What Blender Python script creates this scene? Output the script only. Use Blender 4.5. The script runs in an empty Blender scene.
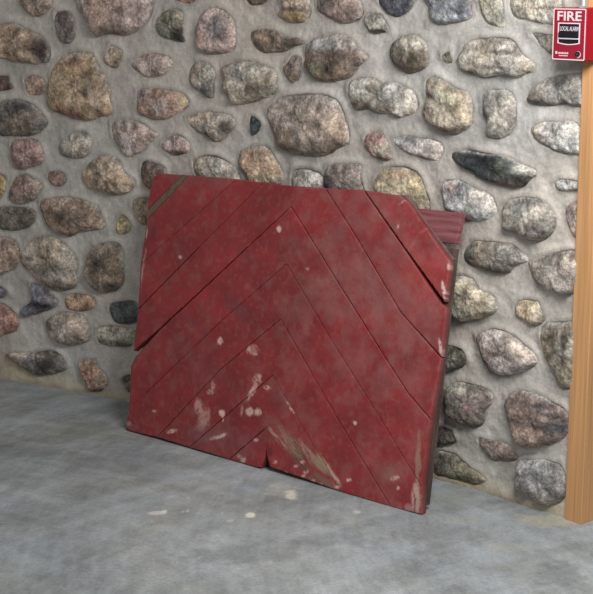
import bpy, bmesh, math, random
import numpy as np
from mathutils import Matrix, Vector

# ------------------------------------------------------------------ camera, world, lights
S = bpy.context.scene
COL = S.collection
FPX, PITCH, CAMH = 1500.0, math.radians(12.0), 1.32
cam_d = bpy.data.cameras.new('camera'); cam = bpy.data.objects.new('camera', cam_d); COL.objects.link(cam)
cam_d.sensor_fit = 'HORIZONTAL'; cam_d.sensor_width = 36.0; cam_d.lens = 36.0 * FPX / 593.0
cam_d.clip_start = 0.05
cam.location = (0, 0, CAMH); cam.rotation_euler = (math.radians(90) - PITCH, 0, 0)
S.camera = cam

w = bpy.data.worlds.new('world'); S.world = w; w.use_nodes = True
w.node_tree.nodes['Background'].inputs[0].default_value = (1.0, 0.965, 0.93, 1)
w.node_tree.nodes['Background'].inputs[1].default_value = 0.27

def area(name, loc, target, sx, sy, power, color):
    l = bpy.data.lights.new(name, 'AREA'); l.shape = 'RECTANGLE'; l.size = sx; l.size_y = sy
    l.energy = power; l.color = color
    o = bpy.data.objects.new(name, l); COL.objects.link(o); o.location = loc
    d = Vector(target) - Vector(loc); o.rotation_euler = d.to_track_quat('-Z', 'Y').to_euler()
    return o
area('work_lamp', (0.60, 2.42, 1.80), (0.40, 3.6, 0.5), 0.90, 0.50, 36, (1.0, 0.98, 0.945))

S.view_settings.view_transform = 'Standard'
S.view_settings.look = 'None'
S.view_settings.gamma = 1.0
S.view_settings.exposure = 0.0
S.view_settings.use_curve_mapping = False
S.cycles.use_denoising = True

# ------------------------------------------------------------------ geometry of the place
F = np.array([0, math.cos(PITCH), -math.sin(PITCH)]); U = np.array([0, math.sin(PITCH), math.cos(PITCH)])
R = np.array([1., 0, 0]); C0 = np.array([0, 0, CAMH])
def ray(x, y): return (x - 296.5) / FPX * R + (297 - y) / FPX * U + F
def on_floor(x, y, z=0.0):
    d = ray(x, y); return C0 + d * ((z - CAMH) / d[2])
def on_plane(x, y, P, N):
    d = ray(x, y); return C0 + d * (np.dot(P - C0, N) / np.dot(d, N))
def project(P):
    P = np.asarray(P) - C0; q = P @ F
    return 296.5 + FPX * (P @ R) / q, 297 - FPX * (P @ U) / q
def base_row(x): return 377 + .17 * x + .000138 * x * x
_bx = np.arange(-260, 1000, 3.0)
_bp = np.array([on_floor(x, base_row(x))[:2] for x in _bx])
# the wall's foot line is gently curved; straight on beyond the frame
_k = np.argmin(abs(_bx + 30))
_d = (_bp[_k] - _bp[_k + 4]); _d /= np.linalg.norm(_d)
_bp = np.vstack([[_bp[_k] + _d * t for t in np.arange(2.0, 0.0, -.02)], _bp[_k:]])
_sl = np.concatenate([[0], np.cumsum(np.linalg.norm(np.diff(_bp, axis=0), axis=1))])
def wall_xy(s):
    return np.stack([np.interp(s, _sl, _bp[:, 0]), np.interp(s, _sl, _bp[:, 1])], -1)
def wall_dir(s):
    g = wall_xy(np.asarray(s) + .03) - wall_xy(np.asarray(s) - .03)
    return g / np.linalg.norm(g, axis=-1, keepdims=True)
def wall_pt(s, z, hgt):
    s = np.asarray(s, float); g = wall_dir(s); xy = wall_xy(s)
    n = np.stack([g[..., 1], -g[..., 0]], -1)       # towards the room
    return np.concatenate([xy + n * np.asarray(hgt)[..., None], np.asarray(z, float)[..., None]], -1)
def to_wall(x, y):                                   # -> (s, z)
    d = ray(x, y)
    A, B = _bp[:-1], _bp[1:]; E = B - A
    det = -d[0] * E[:, 1] + d[1] * E[:, 0]
    t = (-A[:, 0] * E[:, 1] + A[:, 1] * E[:, 0]) / det
    q = (d[0] * A[:, 1] - d[1] * A[:, 0]) / det
    ok = np.where((q <= 0) & (q >= -1) & (t > 0))[0]
    if len(ok):
        i = ok[0]; return _sl[i] - q[i] * (_sl[i + 1] - _sl[i]), C0[2] + t[i] * d[2]
    ok = np.where((q >= 0) & (q <= 1) & (t > 0))[0]
    i = ok[0]; return _sl[i] + q[i] * (_sl[i + 1] - _sl[i]), C0[2] + t[i] * d[2]

# ------------------------------------------------------------------ helpers
def lin(c):
    c = np.asarray(c, float) / 255.0
    return np.where(c <= .04045, c / 12.92, ((c + .055) / 1.055) ** 2.4)
_lat = {}
def vnoise(x, y, seed=0):
    if seed not in _lat: _lat[seed] = np.random.RandomState(seed + 11).rand(256, 256) * 2 - 1
    L = _lat[seed]; xi = np.floor(x).astype(int); yi = np.floor(y).astype(int)
    fx = x - xi; fy = y - yi; fx = fx * fx * (3 - 2 * fx); fy = fy * fy * (3 - 2 * fy)
    a = L[xi & 255, yi & 255]; b = L[(xi + 1) & 255, yi & 255]; c = L[xi & 255, (yi + 1) & 255]; d = L[(xi + 1) & 255, (yi + 1) & 255]
    return (a * (1 - fx) + b * fx) * (1 - fy) + (c * (1 - fx) + d * fx) * fy
def fbm(x, y, seed=0, o=4):
    r = 0; a = 1.0; t = 0
    for i in range(o):
        r = r + a * vnoise(x * 2 ** i + 17.3 * i, y * 2 ** i - 9.1 * i, seed + i); t += a; a *= .55
    return r / t
def sstep(a, b, x):
    t = np.clip((x - a) / (b - a), 0, 1); return t * t * (3 - 2 * t)
def link(name, me, mats=(), parent=None, smooth=False):
    o = bpy.data.objects.new(name, me); COL.objects.link(o)
    for m in mats: me.materials.append(m)
    if parent: o.parent = parent
    if smooth: me.polygons.foreach_set('use_smooth', [True] * len(me.polygons))
    return o
def tag(o, label, cat, group=None):
    o['label'] = label; o['category'] = cat
    if group: o['group'] = group
def colour(me, cols):
    a = me.color_attributes.new('Col', 'FLOAT_COLOR', 'POINT')
    c = np.ones((len(me.vertices), 4), np.float32); c[:, :3] = cols
    a.data.foreach_set('color', c.ravel())
def grid_mesh(name, P, nx, ny):
    me = bpy.data.meshes.new(name)
    i = np.arange(nx * ny).reshape(ny, nx)
    f = np.stack([i[:-1, :-1], i[:-1, 1:], i[1:, 1:], i[1:, :-1]], -1).reshape(-1, 4)
    me.vertices.add(nx * ny); me.vertices.foreach_set('co', P.reshape(-1).astype(np.float32))
    me.loops.add(f.size); me.loops.foreach_set('vertex_index', f.ravel().astype(np.int32))
    me.polygons.add(len(f)); me.polygons.foreach_set('loop_start', np.arange(0, f.size, 4, dtype=np.int32))
    me.update(calc_edges=True); me.validate()
    return me
def poly_dist(px, py, poly):                          # signed: negative inside
    n = len(poly); d = np.full(px.shape, 1e9); ins = np.zeros(px.shape, bool)
    for i in range(n):
        ax, ay = poly[i]; bx, by = poly[(i + 1) % n]; ex, ey = bx - ax, by - ay
        t = np.clip(((px - ax) * ex + (py - ay) * ey) / (ex * ex + ey * ey + 1e-12), 0, 1)
        d = np.minimum(d, np.hypot(px - ax - t * ex, py - ay - t * ey))
        c = ((ay > py) != (by > py)) & (px < (bx - ax) * (py - ay) / (by - ay + 1e-12) + ax)
        ins ^= c
    return np.where(ins, -d, d)

# ------------------------------------------------------------------ materials
def mat(name, rough=.8, spec=.3, metal=0.0, color=None, attr=False, bumps=(), tone=None, speck=None, coat=0, nr=(.3, .7)):
    m = bpy.data.materials.new(name); m.use_nodes = True; nt = m.node_tree; N = nt.nodes; L = nt.links
    b = N['Principled BSDF']; b.inputs['Roughness'].default_value = rough
    b.inputs['Specular IOR Level'].default_value = spec; b.inputs['Metallic'].default_value = metal
    b.inputs['Coat Weight'].default_value = coat
    tc = N.new('ShaderNodeTexCoord'); src = None
    if attr:
        a = N.new('ShaderNodeAttribute'); a.attribute_name = 'Col'; src = a.outputs['Color']
    else:
        r = N.new('ShaderNodeRGB'); r.outputs[0].default_value = (*color, 1); src = r.outputs[0]
    def noise(scale, detail, vec=None, dist=0.0):
        n = N.new('ShaderNodeTexNoise'); n.inputs['Scale'].default_value = scale; n.inputs['Detail'].default_value = detail
        n.inputs['Distortion'].default_value = dist
        L.new(vec or tc.outputs['Object'], n.inputs['Vector']); return n
    for (sc, lo, hi, st) in (tone or ()):
        v = None
        if st:
            mp = N.new('ShaderNodeMapping'); mp.inputs['Scale'].default_value = st; L.new(tc.outputs['Object'], mp.inputs[0]); v = mp.outputs[0]
        n = noise(sc, 4, v)
        mr = N.new('ShaderNodeMapRange'); mr.inputs[1].default_value = nr[0]; mr.inputs[2].default_value = nr[1]
        mr.inputs[3].default_value = lo; mr.inputs[4].default_value = hi; L.new(n.outputs['Fac'], mr.inputs[0])
        mx = N.new('ShaderNodeVectorMath'); mx.operation = 'SCALE'
        L.new(src, mx.inputs[0]); L.new(mr.outputs[0], mx.inputs['Scale']); src = mx.outputs[0]
    if speck:                                          # colour grain (mineral flecks): hue drift
        n = noise(speck[0], 3); mx = N.new('ShaderNodeMix'); mx.data_type = 'RGBA'; mx.blend_type = 'OVERLAY'
        mx.inputs[0].default_value = speck[1]; L.new(src, mx.inputs[6]); L.new(n.outputs['Color'], mx.inputs[7]); src = mx.outputs[2]
    L.new(src, b.inputs['Base Color'])
    nrm = None
    for (sc, det, strength, dist) in bumps:
        n = noise(sc, det); bp = N.new('ShaderNodeBump'); bp.inputs['Strength'].default_value = strength
        bp.inputs['Distance'].default_value = dist; L.new(n.outputs['Fac'], bp.inputs['Height'])
        if nrm: L.new(nrm, bp.inputs['Normal'])
        nrm = bp.outputs['Normal']
    if nrm: L.new(nrm, b.inputs['Normal'])
    return m
M_stone = mat('fieldstone', .8, .25, attr=True, nr=(.38, .62), tone=[(34, .66, 1.22, None), (120, .70, 1.25, None), (380, .78, 1.2, None)], speck=(110, .13),
              bumps=[(40, 6, .9, .010), (200, 4, .6, .003)])
M_mortar = mat('lime_mortar', .92, .15, attr=True, tone=[(9, .93, 1.07, None), (150, .88, 1.1, None), (500, .88, 1.12, None)],
               bumps=[(30, 5, .5, .005), (260, 4, .5, .0015)])
M_floor = mat('concrete', .62, .35, attr=True, tone=[(7, .94, 1.06, None), (32, .93, 1.07, None), (110, .88, 1.12, None), (420, .84, 1.16, None)],
              bumps=[(14, 4, .35, .004), (120, 4, .3, .001)])
M_red = mat('barn_red_paint', .5, .42, attr=True, tone=[(14, .86, 1.12, None), (420, .8, 1.2, None)], speck=(260, .26),
            bumps=[(60, 4, .25, .0015), (400, 3, .3, .0006)])
M_redwood = mat('weathered_red_rail', .8, .25, color=lin((140, 86, 90)), tone=[(30, .6, 1.25, (.25, 3, 1)), (160, .8, 1.2, (.1, 3, 1))], bumps=[(90, 4, .5, .002)])
M_oldwood = mat('weathered_grey_wood', .85, .2, color=lin((92, 76, 70)), tone=[(40, .6, 1.3, (3, .2, 1)), (200, .8, 1.2, None)], bumps=[(90, 4, .5, .002)])
M_pine = mat('yellow_pine', .55, .35, color=lin((214, 162, 112)), tone=[(26, .80, 1.12, (3.2, 3.2, .07)), (120, .84, 1.1, (3, 3, .04)), (350, .93, 1.07, None)], bumps=[(90, 3, .15, .001)])
M_alarm = mat('alarm_red_plastic', .35, .45, color=lin((150, 12, 27)))
M_plate = mat('alarm_plate_red', .35, .5, color=lin((142, 26, 46)))
M_white = mat('white_print', .5, .4, color=lin((235, 205, 212)))
M_black = mat('black_plastic', .35, .4, color=lin((26, 22, 28)))
M_grey = mat('pale_grey_plastic', .4, .4, color=lin((190, 188, 200)))
M_steel = mat('galvanised_steel', .38, .6, .8, color=lin((205, 208, 214)))

# ------------------------------------------------------------------ stones: outlines (traced, then laid on the wall's own surface)
MORT_SEEN_X = [0, 120, 250, 350, 430, 500, 593]
MORT_SEEN = [106, 112, 124, 148, 166, 174, 178]
MORT_ALB = lin((197, 192, 186))
def relit(c, x):                                       # seen colour -> albedo, relative to the mortar next to it
    m = lin(np.array([1.0, .97, .925]) * np.interp(x, MORT_SEEN_X, MORT_SEEN))
    a = lin(np.array(c) * np.interp(x, [0, 300, 593], [.86, .92, .97])) / m * MORT_ALB
    a = a * min(1, .62 / a.max()); a = a * .8 + a.mean() * .2
    return np.clip(a, .02, .8)
# (outline, colour, relief 0..1.4, patches [(x, y, rx, ry, colour)])
ST = [
 ([(-8,28),(0,23),(6,21),(20,24),(33,31),(42,37),(48,50),(46,61),(36,64),(15,62),(4,59),(-8,54)], (128,110,92), 1, [(42,48,9,16,(62,50,48))]),
 ([(19,2),(24,-10),(44,-10),(48,2),(44,13),(35,17),(24,12)], (112,100,90), .9, []),
 ([(54,12),(66,10),(71,22),(70,40),(60,44),(54,32)], (92,84,80), .5, []),
 ([(78,12),(76,-6),(90,-18),(130,-20),(150,-8),(151,10),(145,22),(135,31),(122,35),(104,34),(94,37),(84,26)], (142,124,116), 1.2, [(112,30,16,7,(100,88,78))]),
 ([(64,52),(78,50),(92,54),(95,66),(104,83),(110,100),(108,112),(96,117),(88,120),(75,118),(58,115),(46,108),(43,96),(47,84),(52,66),(57,57)], (186,160,128), 1.1,
   [(72,62,14,10,(162,124,96)),(52,92,8,20,(190,162,112)),(58,110,10,8,(158,112,70)),(96,96,14,16,(212,186,160)),(76,92,9,18,(140,114,90)),(75,114,8,5,(110,74,60))]),
 ([(-6,76),(5,75),(10,82),(8,89),(-6,90)], (74,58,52), .7, []),
 ([(21,78),(34,74),(42,82),(40,94),(28,96),(20,88)], (122,100,90), .3, []),
 ([(-6,104),(8,98),(25,100),(38,108),(44,122),(36,134),(15,136),(-6,133)], (92,84,76), .9, [(20,106,14,6,(62,58,54))]),
 ([(103,48),(112,44),(119,52),(118,62),(110,68),(103,60)], (124,112,98), .3, []),
 ([(157,14),(165,8),(178,10),(183,20),(184,35),(182,42),(170,40),(160,37),(155,27)], (96,92,80), 1, [(180,34,5,8,(48,46,42))]),
 ([(196,25),(202,12),(215,6),(228,12),(234,25),(233,40),(226,51),(212,54),(200,49),(195,38)], (138,118,110), 1, [(216,28,10,12,(104,94,92))]),
 ([(133,58),(145,52),(160,54),(170,60),(172,68),(158,75),(146,77),(135,73),(131,66)], (148,130,120), .8, []),
 ([(133,90),(150,87),(168,89),(180,93),(186,102),(185,108),(175,114),(162,119),(148,117),(138,111),(133,101)], (132,106,92), 1.1, [(179,101,7,6,(136,120,84)),(140,94,9,6,(112,94,94)),(160,104,9,8,(160,136,122))]),
 ([(188,62),(203,60),(210,70),(213,82),(208,97),(198,92),(190,84),(186,76)], (112,106,96), .8, [(192,76,4,9,(150,122,112)),(206,92,5,6,(72,62,60))]),
 ([(172,-8),(198,-8),(196,2),(184,4),(174,0)], (112,84,78), .7, []),
 ([(222,66),(235,60),(255,62),(270,70),(274,82),(270,92),(258,99),(245,102),(235,104),(228,98),(222,87),(220,75)], (134,124,110), 1, [(236,74,10,8,(152,138,126)),(260,90,12,6,(98,92,80))]),
 ([(250,32),(262,28),(274,30),(285,35),(300,38),(303,43),(290,47),(280,51),(265,53),(255,50),(248,42)], (96,86,78), .9, [(261,36,6,6,(138,112,88)),(290,42,9,4,(72,66,62))]),
 ([(276,6),(276,-8),(305,-8),(306,4),(306,15),(299,22),(288,22),(279,15)], (140,126,112), .9, [(290,16,14,6,(150,120,72)),(290,9,10,2.5,(86,70,60))]),
 ([(283,62),(290,54),(299,58),(300,68),(296,76),(290,84),(284,77),(281,68)], (112,100,90), .9, [(290,78,4,5,(134,108,80))]),
 ([(241,-8),(267,-8),(262,3),(253,5),(246,2)], (78,66,58), .8, []),
 ([(302,58),(303,46),(312,38),(330,33),(348,37),(358,47),(367,57),(358,67),(346,76),(334,82),(320,80),(310,74),(303,67)], (116,96,82), 1.2,
   [(326,42,24,8,(158,150,140)),(308,63,5,8,(116,66,64)),(332,66,10,8,(52,54,56)),(320,68,5,8,(84,86,66)),(345,62,16,8,(112,92,76))]),
 ([(317,5),(320,-8),(352,-8),(356,8),(353,19),(340,23),(328,18),(320,12)], (128,112,106), 1, [(330,4,7,6,(90,80,72))]),
 ([(365,14),(376,12),(384,16),(386,30),(378,32),(370,33),(365,24)], (152,150,140), .7, [(377,31,10,2,(84,70,60))]),
 ([(377,2),(376,-8),(413,-8),(409,5),(402,13),(393,17),(384,10)], (78,78,84), 1, []),
 ([(390,52),(393,41),(402,34),(415,34),(425,43),(428,56),(423,66),(412,73),(400,71),(392,64)], (120,108,92), 1.1, [(408,42,13,8,(178,166,142)),(404,64,12,6,(96,78,72)),(415,60,7,8,(84,82,62))]),
 ([(348,83),(358,77),(372,77),(382,82),(396,81),(408,87),(413,97),(412,108),(400,117),(390,113),(377,113),(365,108),(352,109),(347,100)], (168,162,152), 1.1, [(358,104,14,4,(104,84,66)),(384,108,10,4,(126,108,92)),(368,87,8,3,(122,116,104))]),
 ([(266,112),(275,98),(290,93),(315,92),(333,98),(344,112),(348,128),(347,142),(338,148),(325,155),(305,155),(288,152),(275,144),(267,130)], (150,134,122), 1.3, [(300,114,9,8,(120,106,88)),(284,134,18,9,(118,98,80)),(318,146,28,8,(112,96,80)),(333,118,5,14,(166,158,132))]),
 ([(246,117),(254,115),(258,123),(257,133),(250,136),(245,130)], (48,56,58), .7, []),
 ([(184,117),(195,111),(215,111),(232,115),(234,124),(228,133),(216,142),(205,137),(194,129)], (138,126,114), 1.1, [(202,135,14,4,(84,72,66)),(228,127,5,7,(80,74,68))]),
 ([(110,122),(125,118),(140,122),(150,130),(156,134),(148,145),(138,152),(126,157),(115,148),(109,136)], (136,120,112), .5, []),
 ([(163,138),(175,133),(184,138),(187,150),(178,155),(165,153),(160,146)], (138,118,112), .8, [(174,152,9,3,(92,78,74))]),
 ([(137,161),(150,161),(163,168),(160,180),(150,190),(143,182)], (92,78,72), .8, []),
 ([(80,172),(88,160),(103,154),(115,160),(124,172),(131,182),(128,192),(115,195),(100,191),(86,187),(79,180)], (142,124,102), 1.1, [(90,164,7,5,(84,74,64)),(98,176,8,8,(84,76,68)),(112,168,8,7,(166,148,122))]),
 ([(237,150),(250,145),(265,146),(270,155),(277,168),(281,182),(262,188),(250,186),(243,176),(238,163)], (184,158,136), .9, [(270,176,7,6,(150,138,110)),(246,160,4,10,(158,120,98))]),
 ([(192,160),(205,153),(222,157),(232,165),(238,176),(236,188),(205,186),(194,174)], (148,138,126), .7, []),
 ([(286,173),(297,167),(315,170),(320,180),(314,192),(300,193),(290,188)], (152,146,138), .5, []),
 ([(325,168),(332,163),(350,162),(359,165),(360,180),(358,193),(340,193),(326,190),(322,178)], (122,114,112), .8, [(328,180,5,7,(80,74,76))]),
 ([(363,136),(368,130),(377,131),(383,142),(388,150),(386,158),(378,159),(369,153),(363,145)], (156,126,118), .9, [(381,150,6,6,(150,144,126))]),
 ([(371,192),(376,176),(385,167),(400,165),(415,170),(422,180),(423,200),(420,212),(385,205)], (196,182,150), .6, [(397,172,9,7,(182,150,116))]),
 ([(392,138),(402,134),(420,137),(436,139),(441,146),(439,157),(430,160),(415,156),(402,152),(394,145)], (202,192,186), .9, []),
 ([(424,6),(423,-8),(470,-8),(471,8),(468,17),(455,21),(438,24),(428,18)], (120,122,127), 1.1, [(428,16,6,9,(156,154,146)),(458,18,14,4,(176,176,172))]),
 ([(477,-4),(480,-12),(500,-12),(503,10),(500,26),(494,28),(486,22),(480,12)], (166,160,140), .6, []),
 ([(510,4),(512,-10),(556,-10),(560,0),(556,22),(552,26),(535,22),(520,20),(511,16)], (184,176,158), .6, [(540,8,14,2,(150,132,110))]),
 ([(459,50),(463,42),(475,37),(498,36),(512,37),(518,45),(523,55),(532,65),(528,71),(515,77),(500,75),(485,77),(470,75),(460,68),(457,58)], (180,170,154), 1.1, [(505,52,8,2.5,(110,98,86)),(470,71,12,3,(120,102,96)),(498,67,14,2,(130,118,104))]),
 ([(526,34),(532,31),(545,32),(558,36),(564,50),(556,57),(548,55),(535,45)], (134,130,120), .7, []),
 ([(441,55),(446,50),(450,55),(448,63),(442,63)], (100,94,82), .7, []),
 ([(424,80),(432,74),(440,77),(452,86),(463,93),(466,105),(466,122),(462,132),(452,135),(440,132),(430,124),(424,112),(422,95)], (176,160,134), 1.1, [(432,104,4,16,(190,160,140)),(450,96,8,8,(198,186,150)),(448,130,12,4,(136,104,80)),(450,110,5,2,(112,84,62))]),
 ([(482,93),(490,88),(505,90),(512,100),(511,118),(508,133),(498,138),(487,135),(485,124),(479,112),(480,103)], (178,172,162), 1, [(484,114,4,9,(92,84,78)),(496,128,8,6,(146,138,126))]),
 ([(525,95),(532,85),(545,77),(560,72),(586,72),(587,90),(586,104),(575,106),(560,104),(545,105),(532,103),(526,100)], (138,130,120), 1, [(560,84,12,6,(108,100,92)),(535,99,9,4,(112,98,92))]),
 ([(527,127),(540,120),(565,120),(580,124),(582,140),(580,151),(574,154),(560,152),(545,147),(535,138)], (188,180,166), 1, [(548,133,12,6,(166,156,146))]),
 ([(447,152),(465,148),(480,150),(500,155),(518,162),(530,168),(537,173),(530,181),(515,187),(500,184),(487,181),(475,176),(465,170),(452,164)], (84,86,86), 1.3,
   [(475,160,20,9,(56,60,64)),(494,168,16,10,(58,62,62)),(522,168,13,6,(178,180,172)),(524,178,10,4,(66,64,60)),(504,184,18,3,(124,88,74)),(480,151,26,3,(196,192,184)),(505,168,5,8,(92,98,82))]),
 ([(551,182),(562,178),(576,180),(578,188),(570,190),(558,190)], (172,166,156), .8, []),
 ([(442,182),(450,178),(462,181),(475,188),(488,193),(494,202),(493,213),(485,221),(465,220),(452,213),(443,208),(441,195)], (198,194,188), 1.1, [(449,187,6,6,(188,146,134))]),
 ([(499,205),(505,198),(518,195),(535,197),(548,205),(553,218),(550,233),(540,240),(525,239),(515,233),(503,228),(498,218)], (158,150,136), 1.3, [(536,230,14,7,(112,98,92)),(524,210,12,8,(180,170,156))]),
 ([(563,208),(570,202),(582,202),(580,232),(575,238),(565,225)], (164,148,138), .6, []),
 ([(464,246),(475,240),(495,240),(510,243),(520,252),(526,260),(515,266),(507,273),(490,272),(475,267),(465,260)], (144,136,124), 1, [(466,248,6,6,(108,112,104)),(494,268,20,4,(112,102,96))]),
 ([(527,262),(540,255),(560,248),(576,250),(578,275),(573,293),(562,294),(548,291),(535,283),(528,273)], (158,150,140), .9, []),
 ([(448,277),(465,275),(478,288),(490,294),(498,305),(494,312),(480,316),(465,320),(452,318),(446,300)], (186,176,154), 1.1, []),
 ([(512,303),(518,297),(530,298),(538,300),(541,310),(539,320),(530,325),(520,319),(511,314)], (190,176,150), 1, [(524,311,8,5,(176,150,104))]),
 ([(475,335),(483,328),(497,327),(513,333),(525,343),(532,352),(531,362),(522,369),(508,375),(493,373),(482,365),(477,350)], (190,174,164), .9, [(492,345,5,3,(122,92,80)),(500,353,5,2.5,(122,92,80)),(484,362,7,6,(150,116,108))]),
 ([(541,325),(560,320),(573,322),(575,350),(574,380),(565,390),(555,385),(550,370),(543,352)], (160,150,132), .8, [(552,345,7,16,(128,114,92)),(564,340,3,14,(110,104,86))]),
 ([(438,346),(455,345),(465,353),(464,362),(455,368),(438,370)], (112,108,98), .9, []),
 ([(441,388),(452,381),(470,382),(485,388),(490,398),(486,412),(478,424),(465,424),(450,418),(441,408)], (142,130,120), 1.3, [(456,387,14,4,(178,176,158)),(452,400,8,8,(104,98,94)),(474,406,6,6,(150,114,108))]),
 ([(504,400),(510,390),(525,389),(540,395),(555,402),(568,410),(571,428),(560,438),(545,445),(530,448),(517,444),(512,430),(506,415)], (150,130,122), 1.2, [(528,402,18,3,(108,94,92)),(552,414,14,2.5,(90,78,74)),(540,424,22,3,(120,102,98)),(558,425,9,6,(112,106,110)),(530,438,14,6,(160,138,124))]),
 ([(432,425),(447,427),(455,435),(450,442),(432,443)], (104,98,92), .9, []),
 ([(475,436),(490,439),(505,442),(514,450),(514,459),(500,460),(485,456),(477,446)], (156,138,130), .9, []),
 ([(512,470),(518,460),(535,457),(552,460),(563,466),(564,485),(561,497),(550,506),(538,500),(525,492),(513,485)], (168,162,156), 1.1, [(524,476,7,10,(116,112,112)),(545,494,8,8,(190,184,168)),(552,476,8,5,(134,126,118))]),
 ([(432,450),(450,451),(462,460),(475,470),(482,478),(478,484),(462,480),(445,475),(432,470)], (142,132,108), .9, [(440,458,7,8,(96,92,82))]),
 ([(7,150),(12,140),(28,137),(40,142),(42,155),(35,163),(22,169),(12,165)], (124,98,92), 1, []),
 ([(58,145),(66,133),(78,129),(88,137),(89,150),(80,158),(65,156),(58,152)], (122,116,108), .6, [(74,146,6,3,(150,140,128))]),
 ([(8,178),(20,172),(32,176),(40,185),(35,197),(20,204),(8,198)], (112,96,86), .6, []),
 ([(38,200),(55,195),(75,197),(92,205),(104,218),(100,228),(80,232),(62,236),(48,228),(37,215)], (112,94,80), 1, [(62,218,10,7,(74,58,50)),(80,198,6,3,(150,132,118)),(62,200,6,3,(146,126,108))]),
 ([(-8,208),(10,205),(28,208),(36,218),(28,227),(12,230),(-8,226)], (88,82,74), .7, []),
 ([(47,172),(58,170),(66,178),(60,186),(50,184)], (108,86,76), .4, []),
 ([(-8,238),(8,238),(18,248),(20,262),(8,271),(-8,272)], (118,100,88), .7, []),
 ([(22,248),(30,238),(48,234),(65,243),(72,258),(74,275),(70,286),(55,290),(40,284),(28,272),(20,262)], (130,118,106), 1.1, [(40,246,10,6,(152,140,126)),(46,268,14,8,(94,90,80)),(55,284,16,5,(92,76,66))]),
 ([(81,260),(88,247),(102,240),(118,243),(123,258),(124,278),(118,290),(100,293),(88,288),(83,275)], (112,98,84), 1.2, [(106,248,5,6,(160,142,126)),(98,266,9,14,(66,58,50)),(112,270,4,10,(146,128,106)),(110,286,12,5,(72,66,56))]),
 ([(30,283),(40,284),(50,294),(57,302),(50,307),(38,311),(22,317),(20,307),(28,298)], (84,84,92), .7, [(36,304,12,3,(50,46,52))]),
 ([(62,294),(75,292),(90,294),(97,301),(94,308),(80,310),(67,308)], (164,134,104), .7, []),
 ([(109,303),(116,299),(132,299),(138,306),(138,318),(128,324),(115,322),(109,314)], (68,74,70), .8, []),
 ([(93,327),(110,324),(128,326),(135,330),(130,344),(115,346),(98,343)], (128,120,106), .8, [(112,342,20,3,(84,78,68))]),
 ([(41,320),(50,313),(65,310),(80,315),(87,328),(84,340),(70,345),(55,341),(45,333)], (136,122,108), .9, [(46,322,5,10,(98,82,72)),(72,338,12,5,(96,82,74)),(60,330,6,5,(158,144,130))]),
 ([(-8,303),(5,305),(14,314),(15,328),(5,335),(-8,334)], (124,92,84), .6, []),
 ([(6,354),(15,350),(25,352),(45,348),(58,353),(65,368),(50,374),(35,374),(22,368),(10,360)], (82,74,68), 1.1, [(26,354,14,4,(148,134,124)),(44,362,8,7,(58,54,50))]),
 ([(78,362),(90,357),(98,366),(108,378),(105,388),(90,392),(82,382)], (146,122,98), .8, [(92,374,5,9,(146,104,86)),(98,390,9,3,(66,56,50))]),
 ([(115,218),(121,213),(126,222),(124,232),(116,233)], (140,124,92), .4, []),
 ([(130,200),(145,196),(150,205),(142,225),(132,218)], (112,102,84), .6, []),
 ([(119,378),(127,372),(130,385),(124,392)], (108,94,80), .5, []),
 ([(-8,282),(0,284),(4,292),(-6,299)], (72,70,76), .7, []),
 ([(-8,206),(-1,200),(4,190),(3,176),(-8,174)], (132,116,80), .5, []),
]

def smooth_outline(pts, n=56):
    P = np.array(pts, float); m = len(P); out = []
    for i in range(m):
        p0, p1, p2, p3 = P[i - 1], P[i], P[(i + 1) % m], P[(i + 2) % m]
        for t in np.arange(0, 1, 1 / 8):
            out.append(.5 * (2 * p1 + (p2 - p0) * t + (2 * p0 - 5 * p1 + 4 * p2 - p3) * t * t + (3 * p1 - p0 - 3 * p2 + p3) * t ** 3))
    out = np.array(out); L = np.concatenate([[0], np.cumsum(np.linalg.norm(np.diff(np.vstack([out, out[:1]]), axis=0), axis=1))])
    q = np.linspace(0, L[-1], n, endpoint=False); cl = np.vstack([out, out[:1]])
    return np.stack([np.interp(q, L, cl[:, 0]), np.interp(q, L, cl[:, 1])], -1)

rng = random.Random(5)
stones = []                                             # (outline in (s,z), albedo, relief, patches in (s,z))
for pts, c, rel, pat in ST:
    cx = sum(p[0] for p in pts) / len(pts)
    P = [to_wall(x, y) for x, y in pts]
    pp = []
    for (x, y, rx, ry, pc) in pat:
        a = to_wall(x, y); b = to_wall(x + rx, y); d = to_wall(x, y + ry)
        q = relit(pc, x); pp.append((a[0], a[1], abs(b[0] - a[0]), abs(d[1] - a[1]), q * .78 + q.mean() * .22))
    stones.append([smooth_outline(P), relit(c, cx), rel, pp])
S0 = to_wall(565, 518)[0]                               # where the wall ends at the door jamb
S_L = S0 - 2.8
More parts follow.
